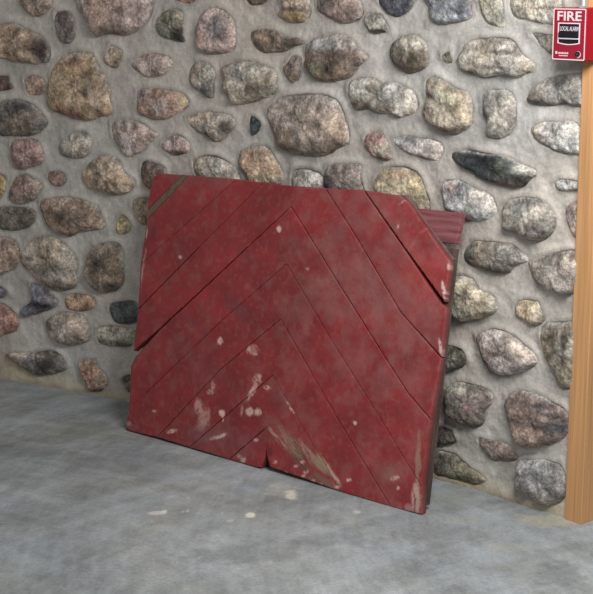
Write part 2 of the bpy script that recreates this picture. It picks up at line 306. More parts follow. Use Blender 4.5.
# stones beyond the picture's frame and behind the leaning panel
boxes = [(o[:, 0].min(), o[:, 0].max(), o[:, 1].min(), o[:, 1].max()) for o, *_ in stones]
pal = [(150,134,122),(112,100,90),(128,110,92),(160,150,138),(92,86,80),(138,112,98),(176,166,150),(120,118,112),(160,136,106)]
DOORPX = np.array([(158, 200), (430, 222), (412, 478), (140, 400)], float)
tries = 0
while tries < 9000 and len(stones) < 285:
    tries += 1
    s = rng.uniform(S_L + .05, S0 - .04); z = rng.uniform(.07, 2.2)
    a = rng.uniform(.035, .085) * (1.0 if tries < 5000 else .6); b = a * rng.uniform(.55, .9)
    x, y = project(wall_pt(np.array([s]), np.array([z]), np.array([0.]))[0])
    behind = poly_dist(np.array([x]), np.array([y]), DOORPX)[0] < -a * 400
    out = x < -8 - a * 380 or y < -12 - b * 480
    if not (out or behind): continue
    g = .012
    if any(s + a + g > q[0] and s - a - g < q[1] and z + b + g > q[2] and z - b - g < q[3] for q in boxes): continue
    if s - a < S_L or s + a > S0 - .01 or z - b < .02: continue
    th = rng.uniform(-.3, .3); n = rng.randint(7, 10); P = []
    for i in range(n):
        t = 2 * math.pi * (i + rng.uniform(-.25, .25)) / n; r = rng.uniform(.84, 1.04)
        u, v = a * r * math.cos(t), b * r * math.sin(t)
        P.append((s + u * math.cos(th) - v * math.sin(th), z + u * math.sin(th) + v * math.cos(th)))
    c = np.clip(lin(np.array(rng.choice(pal)) * rng.uniform(.8, 1.1)) / lin((158, 153, 146)) * MORT_ALB, 0, .8); c = c * .75 + c.mean() * .25
    stones.append([smooth_outline(P), c, rng.uniform(.6, 1.2), []])
    boxes.append((s - a, s + a, z - b, z + b))

# ------------------------------------------------------------------ wall of mortar
ZT = 2.3
NX = 900; NZ = 700
ss = np.linspace(S_L, S0 + .004, NX); zz = np.linspace(-.01, ZT, NZ)
SS, ZZ = np.meshgrid(ss, zz)
H = .006 * fbm(SS * 5, ZZ * 5, 1, 4) + .0022 * fbm(SS * 38, ZZ * 38, 7, 3)
near = np.full(SS.shape, 9.0); low = np.zeros(SS.shape)
ds = ss[1] - ss[0]; dz = zz[1] - zz[0]
for o, c, rel, pp in stones:
    m = .05
    i0 = max(0, int((o[:, 0].min() - m - ss[0]) / ds)); i1 = min(NX, int((o[:, 0].max() + m - ss[0]) / ds) + 2)
    j0 = max(0, int((o[:, 1].min() - m - zz[0]) / dz)); j1 = min(NZ, int((o[:, 1].max() + m - zz[0]) / dz) + 2)
    if i1 <= i0 or j1 <= j0: continue
    d = poly_dist(SS[j0:j1, i0:i1], ZZ[j0:j1, i0:i1], o[::2]); cur = near[j0:j1, i0:i1]; cl = d < cur
    cz = o[:, 1].mean(); hz = (o[:, 1].max() - o[:, 1].min()) / 2
    low[j0:j1, i0:i1] = np.where(cl, (cz - ZZ[j0:j1, i0:i1]) / hz, low[j0:j1, i0:i1])
    near[j0:j1, i0:i1] = np.minimum(cur, d)
# joints swell towards each stone, most on its upper side where the mortar laps over it; a fine crevice below
lowf = sstep(-.5, .6, low)
H += (.0065 - .0045 * lowf) * np.exp(-(np.clip(near, 0, 9) / .013) ** 2) * (.7 + .7 * fbm(SS * 14, ZZ * 14, 21, 2))
H += .0022 * fbm(SS * 17, ZZ * 22, 23, 3) + .0012 * np.abs(fbm(SS * 60, ZZ * 60, 25, 2))
crev = sstep(-.25, .35, fbm(SS * 16, ZZ * 16, 31, 2)) * (.25 + .75 * lowf)
H -= .006 * crev * np.exp(-(near / .0026) ** 2)
H -= .014 * sstep(-.002, -.010, near)
# the mortar foot bulges slightly onto the slab
H += .010 * sstep(.05, 0, ZZ) * (.7 + .5 * fbm(SS * 10, ZZ * 4, 41, 3))
P = wall_pt(SS, ZZ, H)
me = grid_mesh('wall_back', P, NX, NZ)
t = fbm(SS * 3, ZZ * 3, 51, 4)[..., None]; t2 = fbm(SS * 22, ZZ * 22, 55, 3)[..., None]
t3 = fbm(SS * 55, ZZ * 55, 57, 3)[..., None]
mc = MORT_ALB * (1 + .20 * t + .20 * t2 + .12 * t3) * (1 + np.array([.03, 0, -.04]) * fbm(SS * 2, ZZ * 2, 59, 2)[..., None] * 2)
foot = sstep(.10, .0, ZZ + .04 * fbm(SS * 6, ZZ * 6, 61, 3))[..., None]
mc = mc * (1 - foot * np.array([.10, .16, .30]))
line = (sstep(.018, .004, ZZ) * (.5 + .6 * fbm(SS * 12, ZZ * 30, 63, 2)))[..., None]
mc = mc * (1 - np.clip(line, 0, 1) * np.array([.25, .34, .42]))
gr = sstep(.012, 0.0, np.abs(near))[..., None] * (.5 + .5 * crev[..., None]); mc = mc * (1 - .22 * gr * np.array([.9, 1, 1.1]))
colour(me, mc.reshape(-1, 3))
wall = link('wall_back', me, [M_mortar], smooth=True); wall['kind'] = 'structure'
wall['label'] = 'fieldstone wall with rounded stones set in pale grey mortar'

RR = [1.035, 1.0, .985, .955, .91, .85, .77, .67, .55, .42, .28, .14]
def make_stone(idx, o, c, rel, pats):
    n = len(o); cen = o.mean(0)
    o = cen + (o - cen) * (1 + .05 * fbm(o[:, 0] * 55, o[:, 1] * 55, 90, 2))[:, None]; ext = o.max(0) - o.min(0); mind = min(ext)
    Hh = min(.025, .20 * mind) * (.40 + .60 * rel)
    sd = idx * 7 % 97
    s_l, z_l, h_l = [], [], []
    p = rng.uniform(2.6, 4.2)
    tx, tz = rng.uniform(-.12, .12), rng.uniform(-.05, .16)
    for k, r in enumerate(RR):
        q = cen + (o - cen) * r
        s_l.append(q[:, 0]); z_l.append(q[:, 1])
        if k == 0: h_l.append(np.full(n, -.02))
        else: h_l.append(Hh * (1 - min(r, 1) ** p) ** .55 - .001 + np.zeros(n))
    s_l.append(cen[:1]); z_l.append(cen[1:]); h_l.append(np.array([Hh - .001]))
    s = np.concatenate(s_l); z = np.concatenate(z_l); h = np.concatenate(h_l)
    rad = np.concatenate([np.full(n, min(r, 1)) for r in RR] + [[0.]])
    inn = np.clip((1 - rad) * 5, 0, 1)
    rough = np.abs(fbm(s * 26, z * 26, 100 + sd, 4)) * 2 - .5                      # creases
    facet = np.floor(fbm(s * 9, z * 9, 200 + sd, 2) * 4) / 4
    h = h + inn * (Hh * (.30 * fbm(s * 14, z * 14, 150 + sd, 3) - .26 * rough + .22 * facet) + .0016 * fbm(s * 120, z * 120, 170, 2))
    up_ = (z - cen[1]) / ext[1] * 2
    h = h - inn * Hh * .24 * up_ - .004 * sstep(.1, 1, up_) * (1 - inn)
    h = h + inn * Hh * ((s - cen[0]) / ext[0] * tx * 4 + (cen[1] - z) / ext[1] * tz * 3 * 1.0)
    s = np.minimum(s, S0 - .005)
    wp = wall_pt(s, z, h)
    org = wall_pt(cen[:1], cen[1:], np.array([0.]))[0]
    me = bpy.data.meshes.new('stone'); faces = []
    for k in range(len(RR) - 1):
        for i in range(n):
            j = (i + 1) % n; faces.append((k * n + i, k * n + j, (k + 1) * n + j, (k + 1) * n + i))
    k = len(RR) - 1; cidx = n * len(RR)
    for i in range(n): faces.append((k * n + i, k * n + (i + 1) % n, cidx))
    me.from_pydata([tuple(v) for v in (wp - org)], [], faces)
    col = np.tile(c, (len(s), 1))
    for (ps, pz, ra, rb, pc) in pats:
        wgt = np.exp(-((((s - ps) / ra) ** 2 + ((z - pz) / rb) ** 2) ** 1.6) * .9) * (1 + .5 * fbm(s * 60, z * 60, 300, 2))
        wgt = np.clip(wgt * 1.15, 0, 1)[:, None]; col = col * (1 - wgt) + pc * wgt
    v1 = fbm(s * 22 + idx, z * 22, 320 + sd, 4)[:, None]; v2 = fbm(s * 40, z * 40 + idx, 340 + sd, 3)[:, None]
    col = col * np.clip(1 + .55 * v1 + .45 * v2, .25, 2) * (1 + np.array([.05, 0, -.06]) * fbm(s * 14, z * 14 + idx, 360, 2)[:, None] * 2)
    col = col * (1 - .30 * sstep(.05, .25, np.clip(rough, -.5, .5) + .02)[:, None] * 0.6)
    mort = (sstep(.86, 1.0, rad + .10 * fbm(s * 40, z * 40, 380, 3) + .06 * up_) * (.35 + .45 * sstep(-.6, .8, up_)))[:, None]     # mortar smeared over the rim
    col = col * (1 - mort) + MORT_ALB * .8 * mort
    colour(me, np.clip(col, .01, .9))
    st = link('stone', me, [M_stone], wall, smooth=True); st.location = org
for i, (o, c, rel, pp) in enumerate(stones): make_stone(i, o, c, rel, pp)

# ------------------------------------------------------------------ floor
x0, x1, y0, y1 = -3.2, 2.6, -0.4, 6.0
gx = np.concatenate([np.linspace(x0, -1.1, 60)[:-1], np.linspace(-1.1, .95, 520), np.linspace(.95, x1, 60)[1:]])
gy = np.concatenate([np.linspace(y0, 2.85, 60)[:-1], np.linspace(2.85, 4.75, 480), np.linspace(4.75, y1, 40)[1:]])
X, Y = np.meshgrid(gx, gy)
Z = .0022 * fbm(X * 4, Y * 4, 401, 3)
fl = lin((153, 159, 162)) * np.ones(X.shape + (1,))
# trowel sweeps: noise stretched along arcs around the mason's reach
def sweep(cx, cy, fr, ft, seed):
    r = np.hypot(X - cx, Y - cy); a = np.arctan2(Y - cy, X - cx)
    return fbm(r * fr, a * ft, seed, 4)
sw = .5 * sweep(1.3, 2.0, 26, 7, 411) + .5 * sweep(-1.6, 2.2, 22, 6, 421)
bl = fbm(X * 3.2, Y * 3.2, 431, 4); bl2 = fbm(X * 9, Y * 9, 441, 3)
f = 1 + .42 * sw + .24 * bl + .20 * bl2 + .18 * sweep(1.9, 3.4, 60, 16, 451) + .07 * sweep(-.9, 2.2, 90, 30, 461)
fl = fl * f[..., None] * (1 + np.array([-.04, 0, .06]) * (bl2 - .6 * bl)[..., None])
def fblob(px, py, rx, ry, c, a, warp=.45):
    """pale spill or darker patch on the slab, at the place the photograph shows it"""
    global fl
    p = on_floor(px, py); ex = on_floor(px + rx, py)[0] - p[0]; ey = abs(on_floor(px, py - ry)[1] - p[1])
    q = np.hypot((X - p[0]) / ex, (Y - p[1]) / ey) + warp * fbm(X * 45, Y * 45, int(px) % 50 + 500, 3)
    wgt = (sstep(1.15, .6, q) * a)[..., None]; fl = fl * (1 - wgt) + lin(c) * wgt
for a in [(250,515,6,2.6,(225,224,214),.95),(229,521,3.5,1.6,(200,200,190),.7),(281,489,22,7,(186,188,176),.45),(291,495,8,5,(216,214,198),.85),
          (158,513,9,2,(215,213,205),.8),(164,512,3,2.2,(225,222,214),.9),(183,512,2,1.5,(200,200,190),.7),(188,511,2,2,(205,205,196),.7),(188,498,2,2,(196,196,186),.6),
          (357,512,4,1.6,(200,200,195),.7),(222,513,1.5,1,(210,205,190),.6),(199,558,2,1.2,(215,195,165),.7),(505,548,22,5,(176,176,166),.35),(470,520,26,5,(168,172,160),.3),
          (545,520,36,7,(186,180,160),.55),(450,500,30,9,(160,165,156),.35),(330,482,30,6,(160,164,156),.3),(405,500,16,4,(170,172,160),.35),
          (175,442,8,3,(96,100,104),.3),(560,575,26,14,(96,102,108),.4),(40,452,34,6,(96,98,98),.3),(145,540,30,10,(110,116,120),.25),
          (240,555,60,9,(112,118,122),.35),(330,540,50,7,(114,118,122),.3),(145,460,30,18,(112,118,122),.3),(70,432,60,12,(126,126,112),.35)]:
    fblob(*a)
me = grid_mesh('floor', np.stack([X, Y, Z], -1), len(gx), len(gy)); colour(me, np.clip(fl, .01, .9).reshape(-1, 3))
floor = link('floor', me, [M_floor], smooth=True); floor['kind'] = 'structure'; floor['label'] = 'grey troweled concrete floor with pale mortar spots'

# ------------------------------------------------------------------ jamb post at the end of the wall
def box_bm(bm, x0, x1, y0, y1, z0, z1, bev=0.0, seg=2):
    r = bmesh.ops.create_cube(bm, size=1.0)
    for v in r['verts']:
        v.co = Vector((x0 + (v.co.x + .5) * (x1 - x0), y0 + (v.co.y + .5) * (y1 - y0), z0 + (v.co.z + .5) * (z1 - z0)))
    if bev:
        ed = list({e for v in r['verts'] for e in v.link_edges})
        bmesh.ops.bevel(bm, geom=ed, offset=bev, segments=seg, profile=.6, affect='EDGES')
    return r
def finish(name, bm, mats, parent=None, smooth=False):
    bmesh.ops.recalc_face_normals(bm, faces=bm.faces[:])
    me = bpy.data.meshes.new(name); bm.to_mesh(me); bm.free()
    return link(name, me, mats, parent, smooth)
A = on_floor(564.5, 519); B = on_floor(581.5, 524.8)
g = (B - A); Wp = np.linalg.norm(g[:2]); g = g / Wp; ninto = np.array([-g[1], g[0], 0])
bm = bmesh.new(); box_bm(bm, 0, Wp, 0, .14, 0, 2.3, .0018)
post = finish('trim_1', bm, [M_pine]); post['kind'] = 'structure'; post['label'] = 'golden pine door jamb post at the right end of the stone wall'
post.matrix_world = Matrix(((g[0], ninto[0], 0, A[0]), (g[1], ninto[1], 0, A[1]), (0, 0, 1, 0), (0, 0, 0, 1)))

# ------------------------------------------------------------------ leaning chevron barn-door panel
LEAN = math.radians(13.0)
BL = on_floor(126, 430, .0035); BR = on_floor(421, 514, .0035)
e = (BR - BL) / np.linalg.norm(BR - BL); nn = np.array([-e[1], e[0], 0])
up = nn * math.sin(LEAN) + np.array([0, 0, 1]) * math.cos(LEAN); Nd = np.cross(e, up)
root = bpy.data.objects.new('barn_door_panel', None); COL.objects.link(root)
root.matrix_world = Matrix(((e[0], up[0], Nd[0], BL[0]), (e[1], up[1], Nd[1], BL[1]), (e[2], up[2], Nd[2], BL[2]), (0, 0, 0, 1)))
root['kind'] = 'thing'
tag(root, 'dark red barn door panel of chevron boards leaning on the stone wall', 'door')
def uv(x, y, dep=0.0):
    p = on_plane(x, y, BL + Nd * dep, Nd) - BL; return np.array([p @ e, p @ up])
# seams read off the photograph: every board runs between two of them, 'm' is the mitre line down the middle, 'o' the outline
SEAM = {'L0': .0010, 'L1': .0006, 'L2': .0014, 'L3': .0013, 'L4': .0007, 'L5': .0009, 'L6': .0010, 'L7': .0012, 'N': .0012,
        'R1': .0016, 'R2': .0011, 'R3': .0011, 'R4': .0006, 'R5': .0007, 'R6': .0004, 'm': 0.0, 'o': 0.0}
M0, M1, M2, M3, M4, M5, M6 = (294,186), (291,206.5), (286.5,264), (280.5,319), (272.5,375), (268,426), (265,463)
BOARDS = {
 'corner': [(152,178,'o'),(159,173,'o'),(182,175,'L0'),(147,210,'o')],
 'b': [(147,219.5,'L0'),(188.5,175,'o'),(236.5,179,'L1'),(140.5,264,'o')],
 'c': [(140.5,264,'L1'),(236.5,179,'o'),(262.5,182.5,'L2'),(138,309,'o')],
 'd': [(138,309.5,'L2'),(262.5,182.5,'o'),M0+('m',),M1+('L3',),(160,328,'L3'),(133.5,351,'o')],
 'e': [(136.5,355,'L3'),(160,329.5,'L3'),M1+('m',),M2+('L4',),(226,316.5,'L4'),(155,384,'L4'),(129,409,'o'),(131,366,'o')],
 'f': [(129,409,'L4'),(155,384,'L4'),(226,316.5,'L4'),M2+('m',),M3+('L5',),(220,369.5,'L5'),(157,437,'o'),(126,430,'o'),(127,418,'o')],
 'g': [(157,437,'L5'),(220,369.5,'L5'),M3+('m',),M4+('L6',),(189.5,447,'o')],
 'h': [(189.5,447,'L6'),M4+('m',),M5+('L7',),(229,459,'o')],
 'i': [(229,459,'L7'),M5+('m',),(266.5,450,'N'),(264.5,459,'N'),(261,467.5,'o'),(256,467,'o')],
 'j': [M1+('m',),M0+('o',),(325,188,'R2'),(353,232,'R2'),(401,313,'R2'),(441,358,'o'),(430,419,'R3'),(408,393.5,'R3'),(384,356,'R3'),(338,283,'R3')],
 'k': [(325,188,'R2'),(363,189.5,'R1'),(402,246,'R1'),(441,304,'o'),(446,308,'o'),(441,357,'R2'),(401,313,'R2'),(353,232,'R2')],
 'l': [(364,190,'o'),(398,195,'o'),(408,203,'o'),(450,263,'o'),(444,301.5,'R1'),(404,247,'R1')],
 'm': [M1+('R3',),(338,283,'R3'),(384,356,'R3'),(408,393.5,'R3'),(430,419,'o'),(421.5,487,'R4'),(403,456.5,'R4'),(377,413,'R4'),(333,343,'R4'),M2+('m',)],
 'n': [M2+('R4',),(333,343,'R4'),(377,413,'R4'),(403,456.5,'R4'),(421.5,487,'o'),(421,514,'o'),(390.5,506.5,'R5'),(361,458,'R5'),(337,418,'R5'),M3+('m',)],
 'o': [M3+('R5',),(337,418,'R5'),(361,458,'R5'),(390.5,506.5,'o'),(340,491,'R6'),(304.5,430,'R6'),M4+('m',)],
 'p': [M4+('R6',),(304.5,430,'R6'),(340,491,'o'),(300,477,'o'),(270,466.5,'o'),(267,456,'m'),M5+('m',)],
}
T_B = .022
# paint spatter, scrapes, dust, tonal patches and painted-in edge highlights: (x, y, rx, ry, angle deg, colour, strength) read off the photograph, laid on the boards
PINK = (232, 196, 186); WOOD = (150, 128, 112); DUST = (158, 112, 112)
MARKS = [(220,341,2.6,3.6,0,PINK,.9),(252,350,6,5,0,PINK,.35),(256,354,3,1.5,0,PINK,.6),(249,349,1.6,3,0,PINK,.5),(213,386,2,4,0,PINK,.5),(210,392,3,2.5,0,PINK,.5),
 (198,407,4,7,0,PINK,.45),(204,419,6,10,20,PINK,.40),(200,428,5,4,0,DUST,.5),(222,413,3,3.4,0,PINK,.95),(223,418,1,4,0,PINK,.7),(252,392,2.4,9,30,PINK,.7),(257,380,4,6,0,PINK,.4),(259,378,2,4,20,PINK,.6),
 (250,412,4,4.2,0,PINK,.75),(258,412,3.2,3.8,0,PINK,.75),(267,387.5,3.5,2.2,0,PINK,.7),(242,411,1.3,5,10,PINK,.4),(221,436,5.5,1.7,-25,PINK,.95),(213,438,3.4,1.5,-25,PINK,.7),
 (256,440,2.4,1.6,0,PINK,.7),(243,460,2.8,3,0,PINK,.6),(239,456,2,2,0,PINK,.4),(172,431,4.5,2,-15,PINK,.75),(154,411,2.3,1.2,0,PINK,.55),(129,424,2.5,2.5,0,(190,170,180),.5),(134,427,5,3,0,(150,110,130),.35),
 (290,407,1.3,8,-32,PINK,.6),(355,423,1.6,1.8,0,PINK,.95),(279,229,2.4,2.8,0,PINK,.8),(307,269,2,1.5,0,PINK,.4),(180,257,1.6,1.8,0,PINK,.8),(349,480,2.4,1.6,-15,PINK,.95),(395,478,4.5,2,-15,PINK,.8),(398,488,1.8,1.8,0,PINK,.8),
 (392,472,16,13,0,DUST,.40),(388,476,9,8,0,WOOD,.30),(205,436,24,12,0,(122,96,104),.30),(250,440,14,10,0,(120,80,90),.3),(352,285,26,22,-50,DUST,.28),(385,300,24,16,-50,DUST,.28),(405,330,20,10,-50,DUST,.32),(430,320,10,24,0,DUST,.3),
 (420,270,20,26,-50,(186,84,84),.35),(345,400,10,8,0,DUST,.12),(390,385,22,8,-50,DUST,.22),(195,325,22,5,45,(112,70,78),.3),(240,310,22,7,48,(98,62,66),.5),(245,255,22,7,45,(108,66,74),.35),(215,372,26,8,40,(120,76,84),.25),
 (230,300,5,12,0,(96,60,60),.2),(146,242,.8,22,4,(200,186,170),.7),(142,275,.8,16,6,(200,180,170),.5),(443.5,290,1.6,9,-8,(226,206,200),.9),(440,347,1.3,9,-6,(222,196,190),.8),(449,266,2,3.5,0,PINK,.7),  # both pale right-edge strokes are highlights painted into the colour
 (340,264,1.5,2.5,0,DUST,.3),(398,227,1,3,0,PINK,.5),(418,465,3,18,0,WOOD,.8),(416,500,4.2,17,0,(190,164,152),.9),(398,512,18,3,-16,(180,140,140),.7),(419,445,2,14,0,WOOD,.5),(400,508,18,2,-16,(180,140,140),.5),(405,200,7,1.4,-35,(190,160,160),.6),(425,228,1.4,26,38,(170,130,130),.5),
 (312,188,14,1.6,0,(150,96,98),.4),(215,178,26,1.4,-3,(110,90,90),.5),(270,452,3,5,0,(90,40,44),.6)]
for (x, y, L, wd, a, c, k) in [(279,440,18,2.6,-40,(176,148,132),.8),(290,444,20,4,-36,(150,124,104),.75),(300,452,22,5,-38,(132,112,94),.8),(311,456,20,3.4,-38,(168,138,122),.8),(322,464,14,5,-30,(160,134,114),.85),
                          (333,474,16,2.4,-33,(192,164,152),.9),(304,468,16,4,-42,(110,84,74),.7),(318,480,14,6,-50,(134,104,92),.75),(294,456,20,2.2,-40,(108,90,72),.6),(284,430,16,3,-36,(150,112,104),.5),(330,484,12,4,-60,(140,104,94),.7)]:
    MARKS.append((x, y, wd * .9, L * .9, a, c, min(1, k * 1.1)))
for (x, y) in [(278,471),(285,473),(296,466),(303,476),(306,472),(313,481),(320,484),(302,462),(275,462),(337,487)]:
    MARKS.append((x, y, 2.4, 1.5, -15, (228,176,178), .8))
def board(key, pts, back=T_B):
    Q = np.array([uv(q[0], q[1]) for q in pts]); SG = [SEAM[q[2]] for q in pts]; SK = [q[2] for q in pts]
    cen = Q.mean(0)
    bm = bmesh.new(); vs = [bm.verts.new((q[0], q[1], 0)) for q in Q]
    fc = bm.faces.new(vs); fc.normal_update()
    if fc.normal.z < 0: fc.normal_flip()
    step = .0030
    for ax, lo, hi in ((0, Q[:, 0].min(), Q[:, 0].max()), (1, Q[:, 1].min(), Q[:, 1].max())):
        for q in np.arange(lo + step, hi, step):
            co = (q, 0, 0) if ax == 0 else (0, q, 0); no = (1, 0, 0) if ax == 0 else (0, 1, 0)
            bmesh.ops.bisect_plane(bm, geom=bm.verts[:] + bm.edges[:] + bm.faces[:], dist=1e-6, plane_co=co, plane_no=no)
    top = [v for v in bm.verts]; co = np.array([v.co[:] for v in top]); u, v = co[:, 0], co[:, 1]
    edge = -poly_dist(u, v, Q)
    # edges: pull in a little for the open joint, round over, splinter
    rag = .0007 * fbm(u * 60, v * 60, 611, 2)
    for i, vv in enumerate(top):
        if edge[i] < 1e-5:
            d = np.array([u[i], v[i]])
            k = np.argmin([abs(poly_seg(d, Q[j], Q[(j + 1) % len(Q)])) for j in range(len(Q))])
            a, b = Q[k], Q[(k + 1) % len(Q)]; n2 = np.array([-(b - a)[1], (b - a)[0]]); n2 /= np.linalg.norm(n2)
            if (cen - a) @ n2 < 0: n2 = -n2
            d = d + n2 * (SG[k] + (rag[i] if SK[k] == 'o' else (abs(rag[i]) * .5 if SG[k] else 0)) + (.0 if SG[k] or SK[k] == 'o' else -.0003)); vv.co.x, vv.co.y = d
    z = np.zeros(len(top))
    for j in range(len(Q)):
        a, b2 = Q[j], Q[(j + 1) % len(Q)]; ex = b2 - a; tt = np.clip(((u - a[0]) * ex[0] + (v - a[1]) * ex[1]) / (ex @ ex), 0, 1)
        dd = np.hypot(u - a[0] - tt * ex[0], v - a[1] - tt * ex[1]); dep = .0012 if SK[j] == 'o' else min(.0016, SG[j] * 1.6)
        z = np.minimum(z, -dep * np.exp(-dd / .0018))
    z = z + .0007 * fbm(u * 9, v * 9, 620 + len(key), 2) + .0005 * fbm(u * 70, v * 70, 631, 3)
    col = np.tile(lin((142, 50, 54)), (len(top), 1))
    t1 = fbm(u * 7, v * 7, 641, 4)[:, None]; t2 = fbm(u * 26, v * 26, 651, 3)[:, None]
    col = col * (1 + .20 * t1 + .14 * t2) * (1 + np.array([.06, -.05, -.10]) * t1)
    # ground-in dust, heavier on the right half and low down
    du = (np.clip(.03 + .18 * sstep(.45, 1.0, u) * sstep(.1, .5, v) + .34 * fbm(u * 5, v * 5, 671, 4) + .42 * fbm(u * 30, v * 30, 675, 3), 0, .7))[:, None]
    col = col * (1 - du) + lin((150, 108, 106)) * du
    fl_ = (sstep(.18, .5, fbm(u * 90, v * 90, 681, 2)) * .35)[:, None]; col = col * (1 - fl_) + lin((150, 92, 78)) * fl_
    px, py = project_uv(u, v)
    for (mx, my, rx, ry, an, mc_, k) in MARKS:
        sel = np.where((abs(px - mx) < 2.2 * max(rx, ry) + 3) & (abs(py - my) < 2.2 * max(rx, ry) + 3))[0]
        if not len(sel): continue
        a = math.radians(an); dx = px[sel] - mx; dy = py[sel] - my
        lx = dx * math.cos(a) + dy * math.sin(a); ly = -dx * math.sin(a) + dy * math.cos(a)
        big = min(rx, ry) > 6
        q = np.hypot(lx / rx, ly / ry) + (.5 if big else .35) * fbm(u[sel] * (40 if big else 120), v[sel] * (40 if big else 120), int(mx) % 40 + 660, 3)
        wg = np.clip(sstep(1.5 if big else 1.35, .1 if big else .65, q) * k, 0, 1)[:, None]
        c0 = col[sel].copy()
        wg *= 1 if big else sstep(-.45, .12, fbm(lx * .75 + mx, ly * .11, 690, 2))[:, None] if max(rx, ry) > 12 else sstep(-.62, -.12, fbm(u[sel] * 190, v[sel] * 190, 690, 2))[:, None]
        col[sel] = c0 * (1 - wg) + lin(mc_) * wg
        if mc_ in ((150,124,104),(132,112,94),(110,84,74)): z[sel] -= .0012 * wg[:, 0]
    rub = (sstep(.005, 0, np.where(np.array([min([poly_seg(co[i, :2], Q[j], Q[(j + 1) % len(Q)]) for j in range(len(Q)) if SK[j] == 'o'] or [9]) if edge[i] < .006 else 9 for i in range(len(top))]) < .006, edge, 9)) * np.clip(.25 + .8 * fbm(u * 20, v * 20, 700, 3), 0, 1))[:, None]    # paint rubbed thin on the arrises
    col = col * (1 - .55 * rub) + lin((150, 104, 100)) * .55 * rub
    for i, vv in enumerate(top): vv.co.z = z[i]
    be = [ed for ed in bm.edges if len(ed.link_faces) == 1]
    r = bmesh.ops.extrude_edge_only(bm, edges=be)
    newv = [q for q in r['geom'] if isinstance(q, bmesh.types.BMVert)]
    for q in newv: q.co.z = -back
    # back face
    bmesh.ops.contextual_create(bm, geom=[ed for ed in bm.edges if len(ed.link_faces) == 1])
    bm.verts.index_update(); nt = len(top)
    me = bpy.data.meshes.new('board'); bmesh.ops.recalc_face_normals(bm, faces=bm.faces[:]); bm.to_mesh(me)
    cols = np.tile(lin((84, 58, 54)), (len(me.vertices), 1)); 
    idx = [q.index for q in top]; cols[idx] = col
    bm.free(); colour(me, np.clip(cols, .01, .9))
    return link('board', me, [M_red], root)
def poly_seg(d, a, b):
    t = np.clip(((d - a) @ (b - a)) / ((b - a) @ (b - a)), 0, 1); return np.linalg.norm(d - a - t * (b - a))
def project_uv(u, v):
    P = BL + u[:, None] * e + v[:, None] * up; return project(P)
for k, pts in BOARDS.items():
    b = board(k, pts)
    if k == 'p': b['label'] = 'short bottom board with its red paint scraped to bare wood'
# backing frame of rails and stiles behind the chevron boards
def backing(name, corners_uv, z0, z1, m, jit=.0):
    bm = bmesh.new(); f_ = [bm.verts.new((a, b, z1)) for a, b in corners_uv]; k_ = [bm.verts.new((a, b, z0)) for a, b in corners_uv]
    n = len(f_); bm.faces.new(f_); bm.faces.new(k_[::-1])
    for i in range(n): bm.faces.new((f_[i], k_[i], k_[(i + 1) % n], f_[(i + 1) % n]))
    bmesh.ops.bevel(bm, geom=bm.edges[:], offset=.0012, segments=1, affect='EDGES')
    return finish(name, bm, [m], root)
D1, D2 = -.0235, -.043
tr = [uv(462, 213, D1), uv(455.5, 244, D1)]
uL = uv(160, 190, D1)
vt = tr[0][1]; vb = tr[1][1]
rl = backing('rail', [(uL[0] + .02, vb - .01), (tr[1][0], vb), (tr[0][0], vt), (uL[0] + .03, vt - .012)], D2, D1, M_redwood)
rl['label'] = 'faded red top rail whose end sticks out at the right'
ru = lambda y, x: uv(x, y, D1)
backing('stile', [(ru(262, 452)[0] - .085, .02), (uv(425, 500, D1)[0] + .004, .02), (uv(449, 280, D1)[0] + .004, vb - .012), (ru(262, 452)[0] - .085, vb - .012)], D2, D1, M_oldwood)
backing('stile', [(uv(134, 400, D1)[0] + .012, .02), (uv(134, 400, D1)[0] + .09, .02), (uv(150, 250, D1)[0] + .09, vb - .02), (uv(150, 250, D1)[0] + .012, vb - .02)], D2, D1, M_oldwood)
backing('rail', [(.115, .02), (.93, .02), (.93, .10), (.115, .10)], D2, D1, M_oldwood)
backing('rail', [(.115, .33), (.95, .33), (.95, .41), (.115, .41)], D2, D1, M_oldwood)
# bare weathered strip showing in the open joint at the top left corner
P4 = [uv(145.5, 213, -.006), uv(148, 219, -.006), uv(189, 175.5, -.006), uv(183, 174.5, -.006)]
sp = backing('batten', [tuple(P4[0]), tuple(P4[1]), tuple(P4[2]), tuple(P4[3])], -.022, -.003, mat('bare_strip', .85, .2, color=lin((116, 99, 85)), tone=[(60, .8, 1.2, None)]))
sp['label'] = 'bare grey strip in the top left joint'
# second plank edge visible behind the cut upper right corner
P5 = [uv(400, 195, -.020), uv(406, 195, -.020), uv(454, 259, -.020), uv(449, 266, -.020)]
sp2 = backing('batten', [tuple(q) for q in P5], -.034, -.019, mat('grey_purple_strip', .8, .2, color=lin((116, 92, 92)), tone=[(60, .8, 1.2, None)]))
sp2['label'] = 'greyish strip along the cut upper right corner'

# ------------------------------------------------------------------ fire alarm pull station
s_a = to_wall(568, 300)[0]; gd = wall_dir(np.array([s_a - .02]))[0]; g3 = np.array([gd[0], gd[1], 0]); n3 = np.array([gd[1], -gd[0], 0])
Wb = wall_pt(np.array([s_a]), np.array([0.]), np.array([0.]))[0]
PL = Wb + n3 * .062                                      # plane of the cover plate
tl = on_plane(553.6, 8.2, PL, n3); br = on_plane(584.2, 61.0, PL, n3)
w_ = (br - tl) @ g3; h_ = tl[2] - br[2]
org = np.array([tl[0], tl[1], br[2]])
st = bpy.data.objects.new('fire_alarm_pull_station', None); COL.objects.link(st)
